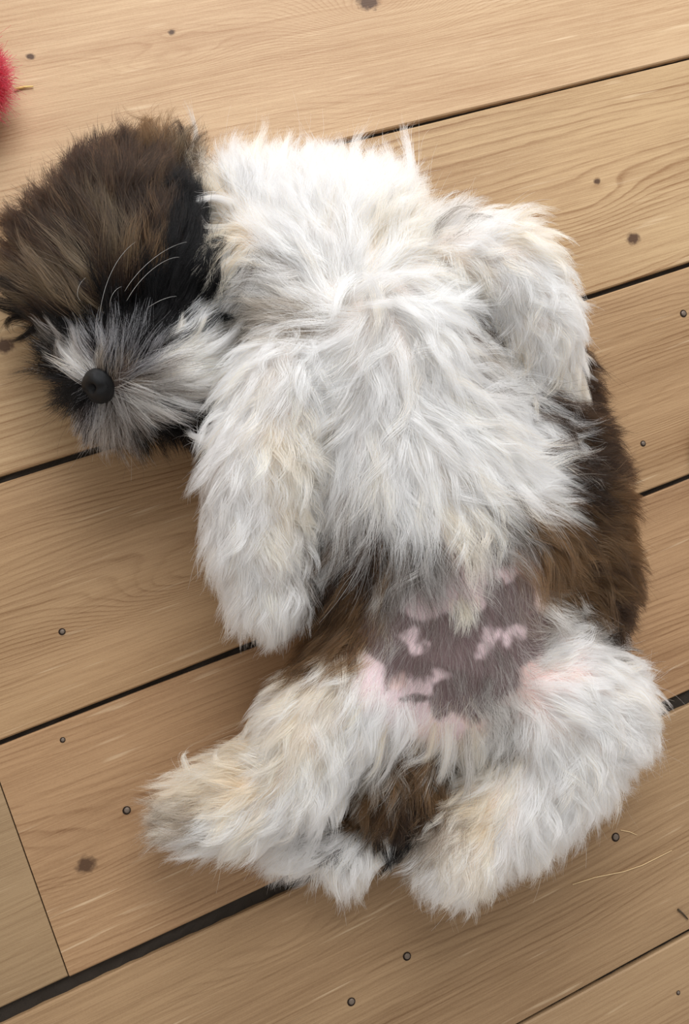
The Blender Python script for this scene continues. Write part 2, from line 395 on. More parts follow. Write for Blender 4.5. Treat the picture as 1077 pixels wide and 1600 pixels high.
# ------------------------------------------------------------------ skin
def blob(px, py, pts):
    """soft union of discs given in pixels: >0 inside"""
    v = np.full(px.shape, -99.0)
    for x, y, r in pts: v = np.maximum(v, r - np.hypot(px - x, py - y))
    return v
def sstep(v, w): return np.clip(v / w + 0.5, 0, 1)
def skin_colour(p, pid):
    px, py = PX(p)
    wx = px + 7 * wob(px, py, 60, 1) + 3 * wob(px, py, 22, 5); wy = py + 7 * wob(px, py, 60, 2) + 3 * wob(px, py, 22, 6)
    pink = lin((230, 198, 192)); mauve = lin((112, 92, 92)); white = lin((236, 224, 216)); dark = lin((70, 58, 52))
    c = np.tile(white, (len(p), 1))
    def over(mask, col):
        nonlocal c
        c = c * (1 - mask[:, None]) + np.asarray(col) * mask[:, None]
    on_front = p[:, 2] > 0.03
    belly = blob(wx, wy, [(700, 960, 150), (640, 1040, 130), (760, 900, 100), (560, 1050, 80), (860, 1050, 90), (700, 1120, 110)])
    over(sstep(belly, 40) * on_front, pink)
    dk = blob(wx, wy, [(620, 985, 62), (660, 1010, 60), (720, 1000, 62), (700, 1060, 58), (760, 960, 62), (790, 930, 50), (800, 1000, 52), (770, 1050, 46), (600, 1020, 46), (650, 900, 30), (590, 960, 46), (840, 990, 40), (740, 1090, 36), (650, 1090, 26), (770, 880, 34), (700, 1110, 28), (780, 1110, 14), (775, 1142, 12), (600, 1080, 20)])
    over(sstep(dk, 12), mauve)
    pk = np.maximum(blob(wx, wy, [(660, 945, 26), (690, 930, 26), (725, 905, 30), (740, 925, 24), (805, 885, 16), (790, 895, 12), (645, 1005, 13), (662, 1012, 10), (640, 995, 8), (765, 995, 9), (757, 1010, 9), (752, 1020, 7), (775, 985, 9), (797, 997, 14), (806, 985, 9), (665, 1070, 14), (685, 1055, 12), (650, 1080, 14), (640, 1070, 10), (560, 1060, 40), (560, 1100, 40)]),
                    blob(wx, wy, [(625, 1110, 40), (700, 1160, 40)]))
    over(sstep(pk, 9), lin((226, 202, 206)))
    over(sstep(blob(wx, wy, [(652, 1092, 10), (632, 1092, 9)]), 5), mauve)
    hd = (pid == HEAD) | (pid == EAR); over(hd.astype(float), dark)
    over(((pid == TAIL)).astype(float), dark)
    over((sstep(blob(wx, wy, [(950, 880, 110), (930, 700, 60), (500, 950, 60)]), 20)) * (pid == TORSO), lin((120, 96, 78)))
    return c

puppy = empty('puppy', (*P(600, 800)[:2], 0.0))
tag(puppy, 'shaggy white puppy with brown and black head asleep on its back on floorboards', 'dog')
POFF = np.array(puppy.location)
sk, nt_, b_ = new_mat('puppy_skin')
a_ = nt_.nodes.new('ShaderNodeAttribute'); a_.attribute_name = 'col'; nt_.links.new(a_.outputs['Color'], b_.inputs['Base Color'])
b_.inputs['Roughness'].default_value = 0.55; b_.inputs['Subsurface Weight'].default_value = 0.05; b_.inputs['Subsurface Radius'].default_value = (.004, .002, .001)
b_.inputs['Specular IOR Level'].default_value = 0.25
n_ = nt_.nodes.new('ShaderNodeTexNoise'); n_.inputs['Scale'].default_value = 900; bp_ = nt_.nodes.new('ShaderNodeBump'); bp_.inputs['Strength'].default_value = .2; bp_.inputs['Distance'].default_value = .0005
nt_.links.new(n_.outputs['Fac'], bp_.inputs['Height']); nt_.links.new(bp_.outputs['Normal'], b_.inputs['Normal'])
RP = part_of(RV)
me = bpy.data.meshes.new('body')
me.vertices.add(len(RV)); me.vertices.foreach_set('co', (RV - POFF).astype(np.float32).ravel())
me.loops.add(RQ.size); me.loops.foreach_set('vertex_index', RQ.ravel().astype(np.int32))
me.polygons.add(len(RQ)); me.polygons.foreach_set('loop_start', np.arange(0, RQ.size, 4, dtype=np.int32))
me.update(calc_edges=True); me.validate()
me.polygons.foreach_set('use_smooth', np.ones(len(me.polygons), bool))
ca = me.attributes.new('col', 'FLOAT_COLOR', 'POINT')
ca.data.foreach_set('color', np.concatenate([skin_colour(RV, RP), np.ones((len(RV), 1))], 1).astype(np.float32).ravel())
me.materials.append(sk)
body = bpy.data.objects.new('body', me); COL.objects.link(body); body.parent = puppy
body['label'] = 'pink belly skin with dark mauve patches'

# ------------------------------------------------------------------ fur: palettes
PAL = {  # root, tip, second colour, share of the second colour
    'W': ((249, 246, 243), (252, 251, 252), (246, 238, 226), .16),
    'C': ((240, 226, 204), (249, 244, 236), (251, 249, 247), .40),
    'c': ((230, 208, 176), (246, 236, 218), (249, 244, 236), .30),
    'Y': ((250, 238, 218), (252, 246, 234), (252, 248, 240), .3),
    'B': ((112, 84, 56), (92, 68, 46), (62, 46, 34), .25),
    'T': ((146, 112, 78), (114, 86, 60), (74, 56, 40), .28),
    't': ((136, 116, 90), (88, 72, 56), (50, 42, 36), .25),
    'D': ((58, 42, 32), (38, 30, 25), (92, 68, 48), .20),
    'K': ((15, 14, 15), (12, 12, 13), (26, 24, 25), .10),
    'S': ((120, 112, 110), (212, 212, 216), (22, 20, 22), .50),
    'G': ((150, 142, 136), (206, 202, 200), (84, 76, 70), .35),
    'g': ((140, 122, 104), (176, 164, 150), (226, 220, 212), .35),
    'w': ((226, 220, 214), (246, 245, 244), (108, 98, 90), .14),
}
PAL = {k: tuple(lin(c) for c in v[:3]) + (v[3],) for k, v in PAL.items()}
PK = list(PAL)
# colour control points: part -> (px, py, key)
COLR = {
    TORSO: [(400, 250, 'W'), (340, 240, 'W'), (330, 330, 'C'), (350, 380, 'c'), (310, 300, 'c'), (420, 480, 'g'), (410, 440, 'w'), (400, 350, 'W'), (480, 300, 'W'), (560, 260, 'W'), (650, 260, 'W'), (650, 330, 'C'), (720, 290, 'W'), (560, 400, 'W'), (480, 450, 'W'), (660, 450, 'W'), (720, 470, 'W'), (740, 430, 'C'), (560, 560, 'W'), (480, 600, 'W'), (640, 640, 'W'), (740, 600, 'W'), (820, 680, 'W'), (790, 560, 'W'), (690, 740, 'W'), (600, 780, 'W'), (540, 850, 'w'), (650, 830, 'W'), (740, 830, 'C'), (720, 800, 'W'), (750, 850, 'C'), (800, 760, 'W'), (880, 760, 'W'), (860, 690, 'W'), (780, 540, 'W'),
            (905, 620, 'D'), (920, 660, 'D'), (900, 590, 'D'), (780, 340, 'D'), (800, 350, 'D'), (762, 515, 'D'), (775, 548, 'g'), (795, 600, 'w'), (740, 540, 'W'), (735, 500, 'W'), (930, 740, 'D'), (945, 790, 'D'), (960, 700, 'D'), (980, 780, 'B'), (940, 830, 'B'), (880, 850, 'T'), (880, 910, 'T'), (960, 900, 'B'), (990, 960, 'D'), (930, 950, 'B'), (860, 880, 'T'),  # dark points between folded foreleg and chest paint the gap's shade into the fur
            (500, 960, 'T'), (560, 930, 'T'), (460, 1020, 'T'), (520, 900, 'D'), (580, 890, 'D'), (610, 900, 'G'), (430, 1030, 'T'), (540, 990, 'T'), (590, 950, 'g'),
            (660, 890, 'G'), (640, 960, 'G'), (700, 1000, 'G'), (760, 960, 'G'), (800, 1000, 'G'), (800, 850, 'G'), (660, 1060, 'G'), (740, 1080, 'G'), (560, 1070, 'W'), (620, 1130, 'W'), (720, 1150, 'C'), (700, 1190, 'C'), (780, 1130, 'w'), (860, 1040, 'w'), (850, 960, 'g'), (910, 970, 'w')],
    FA: [(320, 700, 'W'), (400, 640, 'W'), (450, 600, 'W'), (430, 720, 'C'), (380, 760, 'W'), (460, 760, 'C'), (400, 830, 'W'), (440, 850, 'C'), (340, 850, 'W'), (420, 930, 'W'), (440, 980, 'W'), (480, 900, 'w')],
    FB: [(700, 340, 'w'), (690, 420, 'C'), (780, 380, 'W'), (840, 380, 'C'), (830, 450, 'W'), (870, 500, 'W'), (850, 560, 'W'), (840, 620, 'C'), (790, 590, 'c'), (700, 370, 'W')],
    HA: [(500, 1000, 'T'), (460, 1020, 'T'), (440, 1045, 'T'), (540, 1010, 'T'), (585, 1000, 'g'), (440, 1085, 'C'), (500, 1080, 'C'), (560, 1080, 'W'), (430, 1130, 'C'), (490, 1150, 'C'), (560, 1180, 'W'), (540, 1230, 'W'), (440, 1210, 'C'), (360, 1230, 'c'), (280, 1260, 'c'), (260, 1290, 'g'), (300, 1310, 'W'), (380, 1300, 'C'), (440, 1300, 'W')],
    HB: [(850, 1030, 'W'), (920, 1030, 'W'), (1000, 1080, 'W'), (1000, 1180, 'W'), (900, 1120, 'W'), (860, 1180, 'W'), (800, 1180, 'w'), (780, 1240, 'C'), (840, 1240, 'W'), (740, 1280, 'c'), (800, 1310, 'W'), (680, 1320, 'g'), (720, 1370, 'C'), (690, 1400, 'W'), (860, 1300, 'W'), (940, 980, 'w'), (960, 1000, 'w'), (840, 1110, 'W')],
    TAIL: [(625, 1190, 'T'), (640, 1230, 'T'), (655, 1210, 'T'), (660, 1250, 'T'), (600, 1220, 'g'), (640, 1270, 'D'), (590, 1280, 'B'), (620, 1300, 'D'), (625, 1335, 'K'), (610, 1320, 'K'), (590, 1345, 'W'), (520, 1340, 'W'), (450, 1330, 'W')],
    EAR: [(120, 290, 'K'), (150, 260, 'K'), (190, 250, 'D'), (230, 250, 'B'), (270, 230, 'B'), (290, 220, 't'), (260, 270, 'D'), (340, 460, 'K'), (320, 440, 'K')],
    HEAD: [(140, 480, 'K'), (165, 455, 'K'), (230, 440, 'K'), (290, 440, 'K'), (330, 430, 'K'), (270, 390, 'K'), (290, 330, 'K'), (150, 522, 'S'), (190, 520, 'S'), (230, 525, 'S'), (360, 512, 'W'), (380, 500, 'C'), (320, 512, 'W'), (25, 510, 'K'), (60, 515, 'K'), (110, 510, 'K'), (350, 560, 'W'), (320, 610, 'W'), (110, 310, 'D'), (60, 370, 'D'), (50, 330, 'D'), (190, 320, 'D'), (200, 370, 't'), (230, 340, 'D'), (260, 330, 'D'), (170, 330, 't'), (150, 390, 'D'), (100, 420, 't'), (60, 440, 't'), (130, 400, 't'), (140, 450, 'D'), (60, 490, 'D'), (40, 500, 'K'), (90, 500, 'K'), (230, 390, 'T'), (280, 350, 'K'), (300, 410, 'K'), (200, 450, 'K'), (180, 420, 'D'), (250, 460, 'K'), (310, 470, 'K'), (180, 490, 'K'), (240, 500, 'K'), (280, 500, 'K'),
           (130, 530, 'S'), (170, 540, 'S'), (210, 540, 'S'), (110, 560, 'W'), (90, 540, 'G'), (240, 560, 'S'), (270, 540, 'w'), (300, 530, 'W'), (340, 540, 'C'), (300, 570, 'C'), (260, 590, 'G'), (290, 600, 'w'), (330, 600, 'C'), (300, 635, 'W'), (250, 630, 'w'), (200, 590, 'g'), (180, 570, 'g'), (330, 640, 'K'), (300, 670, 'K'), (250, 680, 'K'), (190, 660, 'G'), (210, 680, 'G'), (165, 650, 'G'), (140, 640, 'S'), (110, 630, 'K'), (80, 600, 'K'), (60, 560, 'K'), (120, 600, 'S'), (350, 500, 'K')],
}
# flow control points: part -> (px, py, dx, dy, length px, lift, wave px)
FLOW = {
    TORSO: [(330, 260, .0, -1, 62, .45, 9), (320, 320, -.6, -.5, 80, .3, 9), (340, 390, -.3, .9, 80, .15, 8), (400, 230, .25, -1, 55, .45, 9), (440, 330, .1, -1, 65, .35, 7), (420, 420, -.2, .6, 60, .25, 7), (420, 490, -.5, .85, 60, .2, 9), (480, 260, .2, -1, 52, .4, 8), (560, 240, .05, -1, 55, .4, 6), (560, 340, .0, -1, 75, .35, 6), (640, 250, .2, -1, 55, .4, 7), (650, 340, .3, -1, 75, .35, 8), (720, 290, .6, -.8, 55, .4, 9), (700, 420, .8, .2, 70, .4, 12), (560, 440, -.5, -.5, 85, .5, 10), (480, 420, -.7, -.1, 80, .35, 9), (630, 460, .7, -.2, 85, .5, 12), (500, 520, -.7, .35, 85, .3, 6), (430, 580, -.7, .6, 80, .25, 6), (590, 520, .4, .6, 85, .35, 8), (680, 500, 1, .35, 85, .35, 12), (760, 560, 1, .4, 80, .35, 10),
            (540, 620, -.4, .8, 85, .3, 7), (620, 620, .5, .7, 90, .35, 8), (720, 620, .9, .45, 90, .35, 8), (800, 640, 1, .3, 85, .35, 7), (860, 680, 1, .15, 80, .35, 5), (640, 720, .2, 1, 100, .3, 7), (560, 720, -.1, 1, 100, .25, 6), (720, 720, .7, .7, 95, .35, 8), (820, 740, 1, .2, 95, .35, 6), (880, 770, 1, -.05, 80, .35, 5), (560, 820, -.25, 1, 115, .25, 6), (510, 860, -.3, 1, 100, .25, 5), (640, 820, .1, 1, 110, .25, 10), (720, 820, .2, .8, 80, .3, 9), (780, 820, .5, .6, 60, .25, 8),
            (920, 610, .8, -.1, 55, .4, 3), (950, 700, 1, .1, 55, .4, 3), (980, 800, 1, .25, 50, .4, 3), (880, 860, .6, .8, 50, .3, 5), (900, 920, .7, .6, 50, .25, 5), (960, 900, .9, .4, 55, .35, 4), (990, 960, .7, .7, 50, .35, 4),
            (500, 950, -.6, .8, 75, .2, 4), (560, 920, -.5, .85, 75, .2, 6), (450, 1020, -.4, .9, 60, .25, 4), (600, 890, -.2, 1, 60, .2, 8), (660, 900, -.1, .9, 50, .1, 4), (640, 980, -.4, .8, 44, .1, 3), (700, 1010, .05, 1, 44, .1, 3), (727, 935, .05, 1, 50, .3, 4), (780, 960, .3, .9, 44, .1, 3), (800, 860, .2, .9, 50, .2, 4), (640, 1080, -.4, .9, 44, .15, 4), (740, 1090, .2, 1, 50, .2, 5), (715, 1160, .05, 1, 90, .25, 9), (640, 1140, -.5, .9, 55, .2, 8), (780, 1140, .1, 1, 75, .25, 10), (850, 1000, .8, -.2, 60, .25, 8), (910, 970, .9, -.1, 70, .3, 9)],
    FA: [(330, 680, -.4, .9, 60, .25, 7), (420, 620, -.2, 1, 75, .2, 8), (470, 640, .3, .9, 70, .25, 8), (400, 720, .1, .9, 70, .25, 10), (460, 740, .6, .7, 75, .3, 11), (340, 780, .0, 1, 65, .2, 7), (400, 800, .2, 1, 70, .25, 9), (460, 840, .4, .9, 60, .3, 8), (350, 880, -.3, 1, 60, .3, 6), (420, 900, .1, 1, 65, .25, 7), (470, 930, .1, 1, 55, .25, 6), (400, 970, -.15, 1, 50, .25, 5), (440, 980, .0, 1, 50, .25, 5)],
    FB: [(690, 350, .6, -.5, 75, .35, 10), (690, 420, .7, .6, 65, .3, 12), (770, 360, 1, .2, 65, .3, 9), (770, 430, .7, .8, 65, .3, 10), (840, 370, .9, .6, 55, .3, 6), (830, 450, .6, .8, 65, .3, 11), (880, 480, .6, .8, 55, .3, 8), (800, 500, .1, 1, 55, .3, 9), (850, 540, .3, 1, 60, .3, 8), (885, 560, .6, .7, 48, .3, 7), (830, 600, -.2, 1, 50, .25, 5), (860, 620, .0, 1, 50, .25, 5), (800, 570, -.4, .8, 50, .25, 6)],
    HA: [(450, 1040, -.6, .6, 50, .25, 4), (520, 1050, -.4, .9, 65, .2, 6), (580, 1070, -.4, .9, 60, .15, 6), (420, 1130, -.4, 1, 55, .25, 6), (500, 1130, .0, 1, 75, .25, 8), (570, 1150, .0, 1, 75, .25, 8), (540, 1220, .3, .9, 65, .3, 9), (460, 1200, -.3, .9, 75, .25, 9), (400, 1190, -.7, .1, 55, .35, 6), (420, 1270, -.5, .8, 80, .25, 10), (340, 1220, -.8, .0, 60, .3, 6), (340, 1270, -.9, .3, 75, .25, 9), (280, 1270, -1, .25, 50, .25, 4), (290, 1300, -.9, .4, 50, .25, 4), (380, 1320, -.4, .8, 55, .25, 6)],
    HB: [(840, 1020, .9, -.3, 60, .25, 6), (930, 1000, .9, .1, 60, .3, 6), (860, 1080, .9, .1, 70, .25, 6), (1000, 1060, .9, .4, 55, .35, 5), (960, 1120, .7, .7, 65, .3, 9), (1010, 1160, .8, .6, 55, .35, 5), (980, 1220, .6, .9, 50, .35, 5), (900, 1170, .3, 1, 70, .3, 9), (820, 1130, .1, 1, 70, .25, 8), (790, 1200, -.4, .9, 70, .3, 8), (860, 1240, .1, 1, 70, .3, 7), (890, 1290, .1, 1, 75, .35, 4), (740, 1270, -.7, .7, 65, .3, 10), (800, 1300, .1, 1, 60, .3, 8), (680, 1330, -.6, .8, 55, .3, 8), (720, 1350, -.1, 1, 65, .3, 9), (690, 1400, .0, 1, 45, .3, 5), (770, 1370, .5, .8, 45, .3, 5)],
    TAIL: [(625, 1180, .1, 1, 60, .2, 6), (600, 1230, -.2, 1, 60, .25, 9), (650, 1240, .2, 1, 60, .2, 6), (625, 1300, .0, 1, 45, .2, 3), (600, 1335, -.6, .5, 40, .3, 3), (540, 1340, -.4, .6, 50, .35, 4), (580, 1370, .2, .9, 45, .35, 4), (460, 1330, -.6, .5, 50, .3, 4), (520, 1370, -.1, 1, 45, .35, 4)],
    EAR: [(110, 300, -.7, -.4, 42, .25, 4), (150, 260, -.3, -.8, 42, .3, 5), (200, 240, .1, -.9, 52, .3, 8), (250, 230, .1, -1, 62, .3, 10), (290, 230, .2, -1, 66, .3, 10), (230, 280, .2, -.8, 52, .3, 8), (330, 440, .6, -.7, 55, .3, 4), (350, 480, .6, -.2, 45, .3, 4)],
    HEAD: [(160, 555, -.15, -1, 58, .25, 4), (190, 560, .1, -1, 62, .25, 4), (220, 550, .35, -1, 70, .28, 5), (260, 550, .75, -.7, 80, .3, 6), (300, 560, .95, -.45, 88, .3, 7), (335, 570, 1, -.4, 75, .35, 7), (230, 590, .95, -.15, 70, .22, 5), (280, 600, 1, .08, 80, .25, 6), (300, 635, .95, .3, 75, .25, 5), (230, 625, .85, .4, 66, .2, 4), (310, 665, .8, .5, 50, .3, 3), (250, 675, .4, 1, 45, .3, 3), (130, 560, -.5, -.85, 58, .28, 4), (105, 560, -.6, -.7, 58, .3, 4), (170, 645, .0, 1, 50, .2, 3), (210, 660, .25, 1, 50, .25, 3), (130, 630, -.5, .85, 44, .25, 3), (90, 600, -.9, .4, 52, .35, 4), (60, 560, -.95, .2, 52, .35, 4), (50, 510, -1, .05, 62, .35, 4),
           (180, 480, -.1, -1, 80, .2, 5), (240, 480, .15, -1, 85, .2, 5), (300, 480, .4, -.9, 75, .25, 5), (350, 490, .7, -.6, 50, .3, 4), (120, 460, -.6, -.75, 95, .22, 5), (60, 440, -.9, -.35, 70, .28, 6), (60, 370, -.75, -.65, 62, .3, 7), (110, 330, -.5, -.8, 60, .3, 7), (140, 400, -.45, -.85, 95, .22, 5), (190, 390, -.25, -1, 95, .22, 5), (190, 310, -.1, -1, 70, .3, 7), (250, 380, -.15, -1, 90, .22, 7), (270, 320, .1, -1, 70, .3, 12), (310, 390, -.1, -1, 85, .22, 9), (230, 300, .2, -.9, 62, .3, 10)],
}
def idw(px, py, pid, table, cols, power=3.0, eps=14.0):
    out = np.zeros((len(px), cols))
    for part, rows in table.items():
        m = pid == part
        if not m.any(): continue
        R = np.array([r for r in rows], float)
        d2 = (px[m, None] - R[None, :, 0]) ** 2 + (py[m, None] - R[None, :, 1]) ** 2 + eps * eps
        w = d2 ** (-power / 2); w /= w.sum(1, keepdims=True)
        out[m] = w @ R[:, 2:2 + cols]
    return out
def nearest_key(px, py, pid):
    out = np.zeros(len(px), int)
    for part, rows in COLR.items():
        m = pid == part
        if not m.any(): continue
        xy = np.array([r[:2] for r in rows], float); kk = np.array([PK.index(r[2]) for r in rows])
        d2 = (px[m, None] - xy[None, :, 0]) ** 2 + (py[m, None] - xy[None, :, 1]) ** 2
        out[m] = kk[d2.argmin(1)]
    return out
def density(px, py, pid, p):
    """belly skin shows through: few hairs there"""
    b = blob(px, py, [(700, 980, 105), (640, 1040, 85), (770, 930, 80), (600, 1000, 60), (800, 1010, 70), (570, 1070, 42), (690, 1090, 60), (860, 1040, 36), (725, 905, 50)])
    s = 1 - 0.95 * sstep(b + 6, 66)
    s = np.where((pid == TORSO) | (b > 30), s, 1.0)
    return s

# ------------------------------------------------------------------ fur: growing the locks
tri = np.concatenate([BQ[:, [0, 1, 2]], BQ[:, [0, 2, 3]]])
ta, tb, tc = BV[tri[:, 0]], BV[tri[:, 1]], BV[tri[:, 2]]
tn = np.cross(tb - ta, tc - ta); tarea = np.linalg.norm(tn, axis=1) / 2; tn /= (2 * tarea[:, None] + 1e-12)
vis = np.clip((tn[:, 2] + 0.55) / 0.5, 0.0, 1)
tcen = (ta + tb + tc) / 3; cpx, cpy = PX(tcen); cpid = part_of(tcen)
NPT = 9
def grow(n, wsel, lscale=1.0, wavescale=1.0, liftadd=0.0, float_=(0.0006, 0.0055), sway=1.0):
    w = tarea * vis * wsel; cdf = np.cumsum(w); cdf /= cdf[-1]
    ti = np.searchsorted(cdf, rng.random(n)); ti = np.minimum(ti, len(tri) - 1)
    u, v = rng.random(n), rng.random(n); s = u + v > 1; u[s], v[s] = 1 - u[s], 1 - v[s]
    p = ta[ti] + (tb[ti] - ta[ti]) * u[:, None] + (tc[ti] - ta[ti]) * v[:, None]
    d, g = sdf(p); p = p - g * d[:, None]; _, nrm = sdf(p)
    pid = part_of(p); px, py = PX(p)
    fl_ = idw(px, py, pid, FLOW, 5)
    leg = (pid >= FA) & (pid <= HB); fl_[:, 2] *= np.where(leg, .88, 1.0); fl_[:, 3] *= np.where(leg, .7, .85)
    chest = (pid == TORSO) & (py < 880) & (px < 880); fl_[:, 2] *= np.where(chest, 1.18, 1.0); fl_[:, 3] *= np.where(chest, .75, 1.0); fl_[:, 4] *= np.where(pid == HEAD, .6, 1.0) * np.where(chest, .85, 1.0)
    # clumps sway: rotate the flow by smooth noise
    ang = sway * (0.28 * wob(px, py, 90, 11) + 0.30 * wob(px, py, 40, 12) + rng.normal(0, 0.16, n)) * np.where(pid == HEAD, .55, np.where(leg, .75, 1.0))
    ang = ang + (pid == TORSO) * np.exp(-((px - 575) ** 2 + (py - 475) ** 2) / (2 * 75 ** 2)) * (1.25 + 0.5 * wob(px, py, 60, 15))
    dx = fl_[:, 0] * np.cos(ang) - fl_[:, 1] * np.sin(ang); dy = fl_[:, 0] * np.sin(ang) + fl_[:, 1] * np.cos(ang)
    flow = dx[:, None] * UXn + dy[:, None] * UYn; flow /= np.linalg.norm(flow, axis=1, keepdims=True) + 1e-9
    dn = (flow * nrm).sum(1, keepdims=True)
    tang = flow - nrm * dn * np.where(dn < 0, 1.0, 0.55); tl = np.linalg.norm(tang, axis=1, keepdims=True)
    tang = tang / (tl + 1e-6)
    lift = np.clip(fl_[:, 3] + liftadd + rng.normal(0, .06, n), .03, .95)[:, None]
    L = fl_[:, 2] * 0.00037 * lscale * rng.uniform(.75, 1.2, n)
    dirv = tang * (1 - lift) + nrm * (lift + 0.05); dirv /= np.linalg.norm(dirv, axis=1, keepdims=True)
    lat = np.cross(dirv, nrm); lat /= np.linalg.norm(lat, axis=1, keepdims=True) + 1e-9
    seg = (L / (NPT - 1))[:, None]
    pts = np.empty((n, NPT, 3)); pts[:, 0] = p - nrm * 0.0004; cur = p.copy()
    margin = rng.uniform(*float_, n) * np.clip(L / 0.025, .2, 1)
    for k in range(1, NPT):
        s_ = k / (NPT - 1)
        dirv = dirv + (tang - dirv) * 0.10 + np.array([0, 0, -1.0]) * 0.05
        dirv /= np.linalg.norm(dirv, axis=1, keepdims=True)
        cur = cur + dirv * seg
        d, g = sdf(cur); pen = np.maximum(margin * min(1, s_ * 3) - d, 0)
        cur = cur + g * pen[:, None]
        hit = pen > 0
        slide = dirv - g * np.minimum((dirv * g).sum(1, keepdims=True), 0)
        slide /= np.linalg.norm(slide, axis=1, keepdims=True) + 1e-9
        dirv = np.where(hit[:, None], slide, dirv)
        cur[:, 2] = np.maximum(cur[:, 2], 0.0012)
        pts[:, k] = cur
    # waves
    ph = rng.uniform(0, 6.28, n) + 2.5 * wob(px, py, 50, 21); cyc = rng.uniform(.55, 1.15, n) * np.clip(L / 0.03, .5, 1.4)
    amp = fl_[:, 4] * 0.00037 * rng.uniform(.3, 1.25, n) * wavescale
    s_ = np.linspace(0, 1, NPT)
    off = amp[:, None] * (np.sin(ph[:, None] + s_ * cyc[:, None] * 6.28) - np.sin(ph)[:, None]) * s_ ** 0.8
    off2 = 0.5 * amp[:, None] * (np.cos(ph[:, None] + s_ * cyc[:, None] * 6.28) - np.cos(ph)[:, None]) * s_ ** 0.8
    pts = pts + off[..., None] * lat[:, None] + off2[..., None] * nrm[:, None]
    mx, my = PX(pts[:, 4])
    key = nearest_key(mx + 10 * wob(px, py, 40, 31) + rng.normal(0, 9, n), my + 10 * wob(px, py, 40, 32) + rng.normal(0, 9, n), pid)
    return dict(pts=pts, nrm=nrm, pid=pid, key=key, px=px, py=py, L=L, lat=lat)

def children(G, m, spread, clump, cpow, ljit=(.72, 1.05), stray=0.08):
    n = len(G['pts']); gi = np.repeat(np.arange(n), m); c = n * m
    r1 = rng.normal(0, spread, c); r2 = rng.normal(0, spread, c)
    nr = G['nrm'][gi]; lt = G['lat'][gi]; l2 = np.cross(nr, lt)
    off = lt * r1[:, None] + l2 * r2[:, None]
    g = G['pts'][gi]
    # shorten along the guide
    lf = rng.uniform(*ljit, c); t = np.linspace(0, 1, NPT)[None] * lf[:, None] * (NPT - 1)
    i0 = np.minimum(t.astype(int), NPT - 2); f = t - i0; ar = np.arange(c)[:, None]
    gp = g[ar, i0] * (1 - f[..., None]) + g[ar, i0 + 1] * f[..., None]
    cl = clump * rng.uniform(.75, 1.1, c); st = rng.random(c) < stray; cl = np.where(st, cl * rng.uniform(-.6, .4, c), cl)
    s_ = np.linspace(0, 1, NPT)
    pts = gp + off[:, None] * (1 - cl[:, None] * s_ ** cpow)[..., None]
    # own small bend
    bend = rng.normal(0, 1, (c, 3)) * (G['L'][gi] * np.where(st, .12, .03))[:, None]
    pts = pts + bend[:, None] * (s_ ** 2)[None, :, None]
    root = pts[:, 0]; d, gr = sdf(root); shift = -gr * (d + 0.0004)[:, None]
    pts = pts + shift[:, None] * ((1 - s_) ** 2)[None, :, None]
    for k in range(1, NPT):
        d, gr = sdf(pts[:, k]); pts[:, k] += gr * np.maximum(0.0005 - d, 0)[:, None]
    pts[..., 2] = np.maximum(pts[..., 2], 0.0008)
    return pts, gi

RTS = np.array([PAL[k][0] for k in PK]); TPS = np.array([PAL[k][1] for k in PK]); ALT = np.array([PAL[k][2] for k in PK]); PRA = np.array([PAL[k][3] for k in PK])
STORE = {}
def emit(G, pts, gi, radius, white_mix=0.0):
    sl = np.linalg.norm(np.diff(pts, axis=1), axis=2); ok = (sl.sum(1) < np.minimum(G['L'][gi] * 1.9 + .004, .09)) & (sl.max(1) < .02); pts = pts[ok]; gi = gi[ok]
    c = len(pts); key = G['key'][gi]
    lock_alt = (rng.random(len(G['key'])) < PRA[G['key']] * 0.8)[gi]
    own = rng.random(c) < 0.3
    alt = np.where(own, rng.random(c) < PRA[key], lock_alt)
    s_ = np.linspace(0, 1, NPT)[None, :, None]
    colr = RTS[key][:, None] * (1 - s_) + TPS[key][:, None] * s_
    colr = np.where(alt[:, None, None], ALT[key][:, None] * np.ones_like(s_), colr)
    lum = colr.mean((1, 2)); vr = np.where(lum > .6, .06, .12)
    colr = colr * np.clip(1 + rng.normal(0, 1, c) * vr, .7, 1.25)[:, None, None] * np.clip(1 + rng.normal(0, 1, len(G['key']))[gi] * vr * .8, .75, 1.2)[:, None, None]
    colr = np.clip(colr, 0, .975)
    rad = radius * rng.uniform(.75, 1.2, c)[:, None] * (1 - 0.8 * np.linspace(0, 1, NPT) ** 2)[None]
    pid = G['pid'][gi]
    for q in np.unique(pid):
        m = pid == q; STORE.setdefault(int(q), []).append((pts[m], colr[m], rad[m]))

dens = density(cpx, cpy, cpid, tcen)
QUAL = 1.0
# undercoat, hairs, wavy locks on top, sparse belly hairs
G = grow(int(8500 * QUAL), dens ** 1.5, 0.6, 0.6, -0.05, (0.0004, 0.003)); pts, gi = children(G, 9, 0.0022, .35, 1.4); emit(G, pts, gi, 0.00009)
G = grow(int(13000 * QUAL), dens ** 1.7, 1.05, 1.2, -.04); pts, gi = children(G, 14, 0.0022, .55, 1.1); emit(G, pts, gi, 0.00008)
G = grow(int(4200 * QUAL), dens ** 2.5, 1.25, 1.6, -.03, (0.003, 0.009), 1.3); pts, gi = children(G, 32, 0.0028, .72, 1.0, (.6, 1.05)); emit(G, pts, gi, 0.000095)
bel = (1 - dens) * (tcen[:, 2] > .03)
G = grow(2600, bel, 1.0, 1.2, -.02); pts, gi = children(G, 2, 0.0012, .3, 1.0); emit(G, pts, gi, 0.00004)
